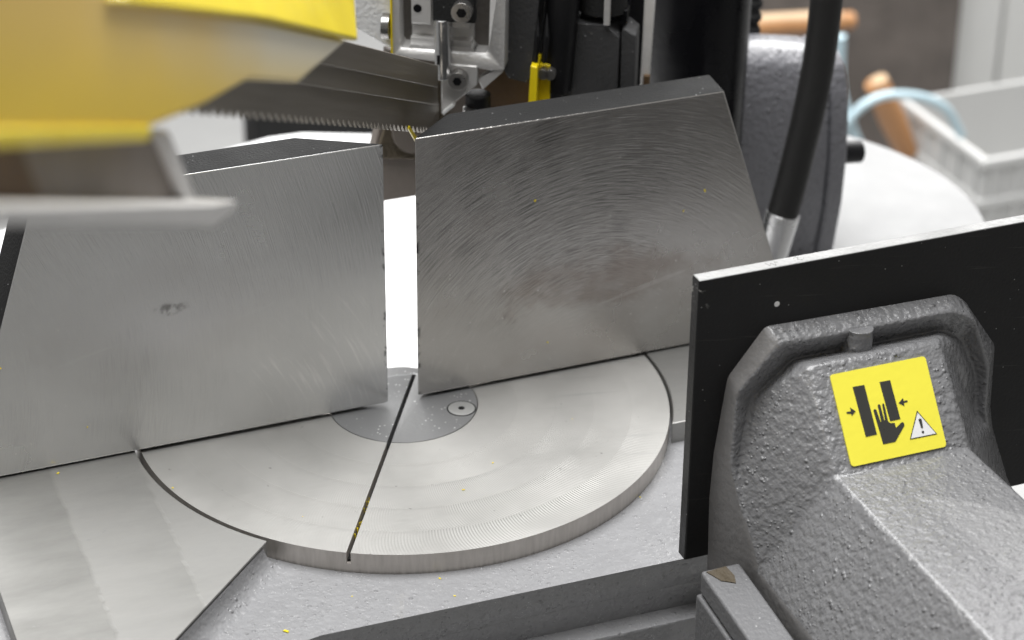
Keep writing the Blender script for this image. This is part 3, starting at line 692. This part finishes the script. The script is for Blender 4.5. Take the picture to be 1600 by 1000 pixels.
for i in range(5):
    y = 7.1 + i * .25
    MB().box(7.225, 7.246, y, y + .045, -4.5, -3.272).build('crate_rib', 'crate_grey', cr)
def handle(a, b, r, label):
    h = thing('wooden_tool_handle', a, label, 'tool handle')
    a = Vector(a); b = Vector(b)
    MB().tube([a, a.lerp(b, .5), b], [r, r * 1.15, r * .9], 20).build('handle_grip', 'wood', h, .01)
    up = Vector((0, -.02, r * .75)).normalized() * r * .55
    MB().tube([a.lerp(b, .03) + up, a.lerp(b, .9) + up], r * .72, 16).build('handle_top_strip', 'wood_end', h, .01)
handle((5.7, 9, -2.62), (7.12, 9, -2.74), .085, 'blurred orange wooden handle lying level beside the black hose')
handle((6.80, 8, -2.86), (7.16, 8, -3.55), .10, 'blurred orange wooden handle leaning over beside the blue tube')
bt = MB().tube(smoothpath([(5.95, 7, -2.68), (6.1, 7, -2.55), (6.3, 7, -2.50), (6.6, 7, -2.56), (6.84, 7, -2.70), (7.0, 7, -2.95)]), .036, 12)
bt.build('blue_air_tube', 'blue_tube', label='pale blue air tube arching towards the grey crate', cat='air tube')
MB().tube(smoothpath([(5.9, 7.1, -2.0), (5.93, 7.1, -2.4), (6.05, 7.1, -2.75), (6.2, 7.1, -3.05), (6.35, 7.1, -3.4)]), .05, 12).build('blue_air_tube', 'blue_tube', label='pale blue air tube hanging down behind the grey casting', cat='air tube')

# ------------------------------------------------------------------ chips of yellow swarf
def chip(x, y, z, r, label, wall=False):
    rg = random.Random(int((x * 7 + y * 13 + z * 17) * 1000)); n = 7
    pts = []
    a0 = rg.random() * 6
    for k in range(n):
        a = 2 * PI * k / n; q = r * rg.uniform(.6, 1.15)
        u, v = q * math.cos(a), q * .6 * math.sin(a)
        pts.append((u * math.cos(a0) - v * math.sin(a0), u * math.sin(a0) + v * math.cos(a0)))
    fn = (lambda a, b, d: (x + a, y - d, z + b)) if wall else (lambda a, b, d: (x + a, y + b, z + d))
    MB().prism(pts, fn, .0006, r * .35).build('yellow_chip', 'chip_yellow', None, r * .1, 1, label=label, cat='swarf chip', group='yellow swarf chips')
BED = [(-.224, -1.011, .007, 'yellow swarf chip on the grey bed just under the middle of the turntable rim'), (-.212, -1.125, .006, 'yellow swarf chip on the grey bed near its front edge, below the turntable'),
       (-.821, -.779, .004, 'yellow swarf chip at the foot of the diagonal fillet on the grey bed'), (-.534, -1.004, .004, 'faint yellow swarf chip on the grey bed below the slot end'),
       (-.94, -.99, .004, 'yellow swarf chip low on the diagonal fillet of the bed'), (.62, -.793, .005, 'yellow swarf chip on the grey bed right of the turntable rim'),
       (-.796, -1.115, .013, 'largest yellow swarf chip, on the grey bed near the bottom edge')]
for x, y, r, l in BED: chip(x, y, -.08, r, l)
for x, y, r, l in ((.162, -.511, .006, 'yellow swarf chip on the turntable right of the slot, nearer the insert plate'), (.001, -.64, .006, 'yellow swarf chip on the turntable right of the slot, nearer the front rim'),
                   (-.58, -.60, .003, 'tiny yellow swarf chip on the left half of the turntable'), (.55, -.33, .003, 'tiny yellow swarf chip on the right half of the turntable')): chip(x, y, .001, r, l)
chip(-1.313, -.031, .006, .007, 'yellow swarf chip on the left table beside the fence foot')
chip(-.955, -.262, .001, .006, 'yellow swarf chip at the left rim of the turntable')
for x, z, r, l in ((.528, .751, .006, 'yellow swarf chip on the swirl scratched middle of the right fence'), (1.226, .675, .006, 'yellow swarf chip high on the right part of the right fence'),
                   (1.139, .604, .004, 'tiny yellow swarf chip below another one on the right fence'), (.589, .142, .005, 'yellow swarf chip low on the right fence just above the turntable')): chip(x, .012, z, r, l, True)
for x, z, r, l in ((-1.469, .449, .005, 'yellow swarf chip on the left fence at the left edge of the photo'), (-1.188, .15, .004, 'tiny yellow swarf chip low on the left fence')): chip(x, .007, z, r, l, True)
sl = MB(); rg = random.Random(5)
for k in range(34):
    t_ = .62 + .25 * rg.random() if rg.random() < .7 else .4 + .5 * rg.random()
    x = dr[0] * t_ + nrm[0] * rg.uniform(-.009, .009); y = dr[1] * t_ + nrm[1] * rg.uniform(-.009, .009); r = rg.uniform(.0015, .0032)
    zb = -.03 if rg.random() < .5 else -.012
    sl.add([(x - r, y, zb), (x, y - r, zb), (x + r, y, zb), (x, y + r, zb), (x, y, zb + r * 1.4), (x, y, -.036)], [(0, 1, 4), (1, 2, 4), (2, 3, 4), (3, 0, 4), (1, 0, 5), (2, 1, 5), (3, 2, 5), (0, 3, 5)])
sl.build('slot_swarf', 'chip_yellow', None, label='fine yellow swarf caught in the turntable slot', cat='swarf', kind='stuff')
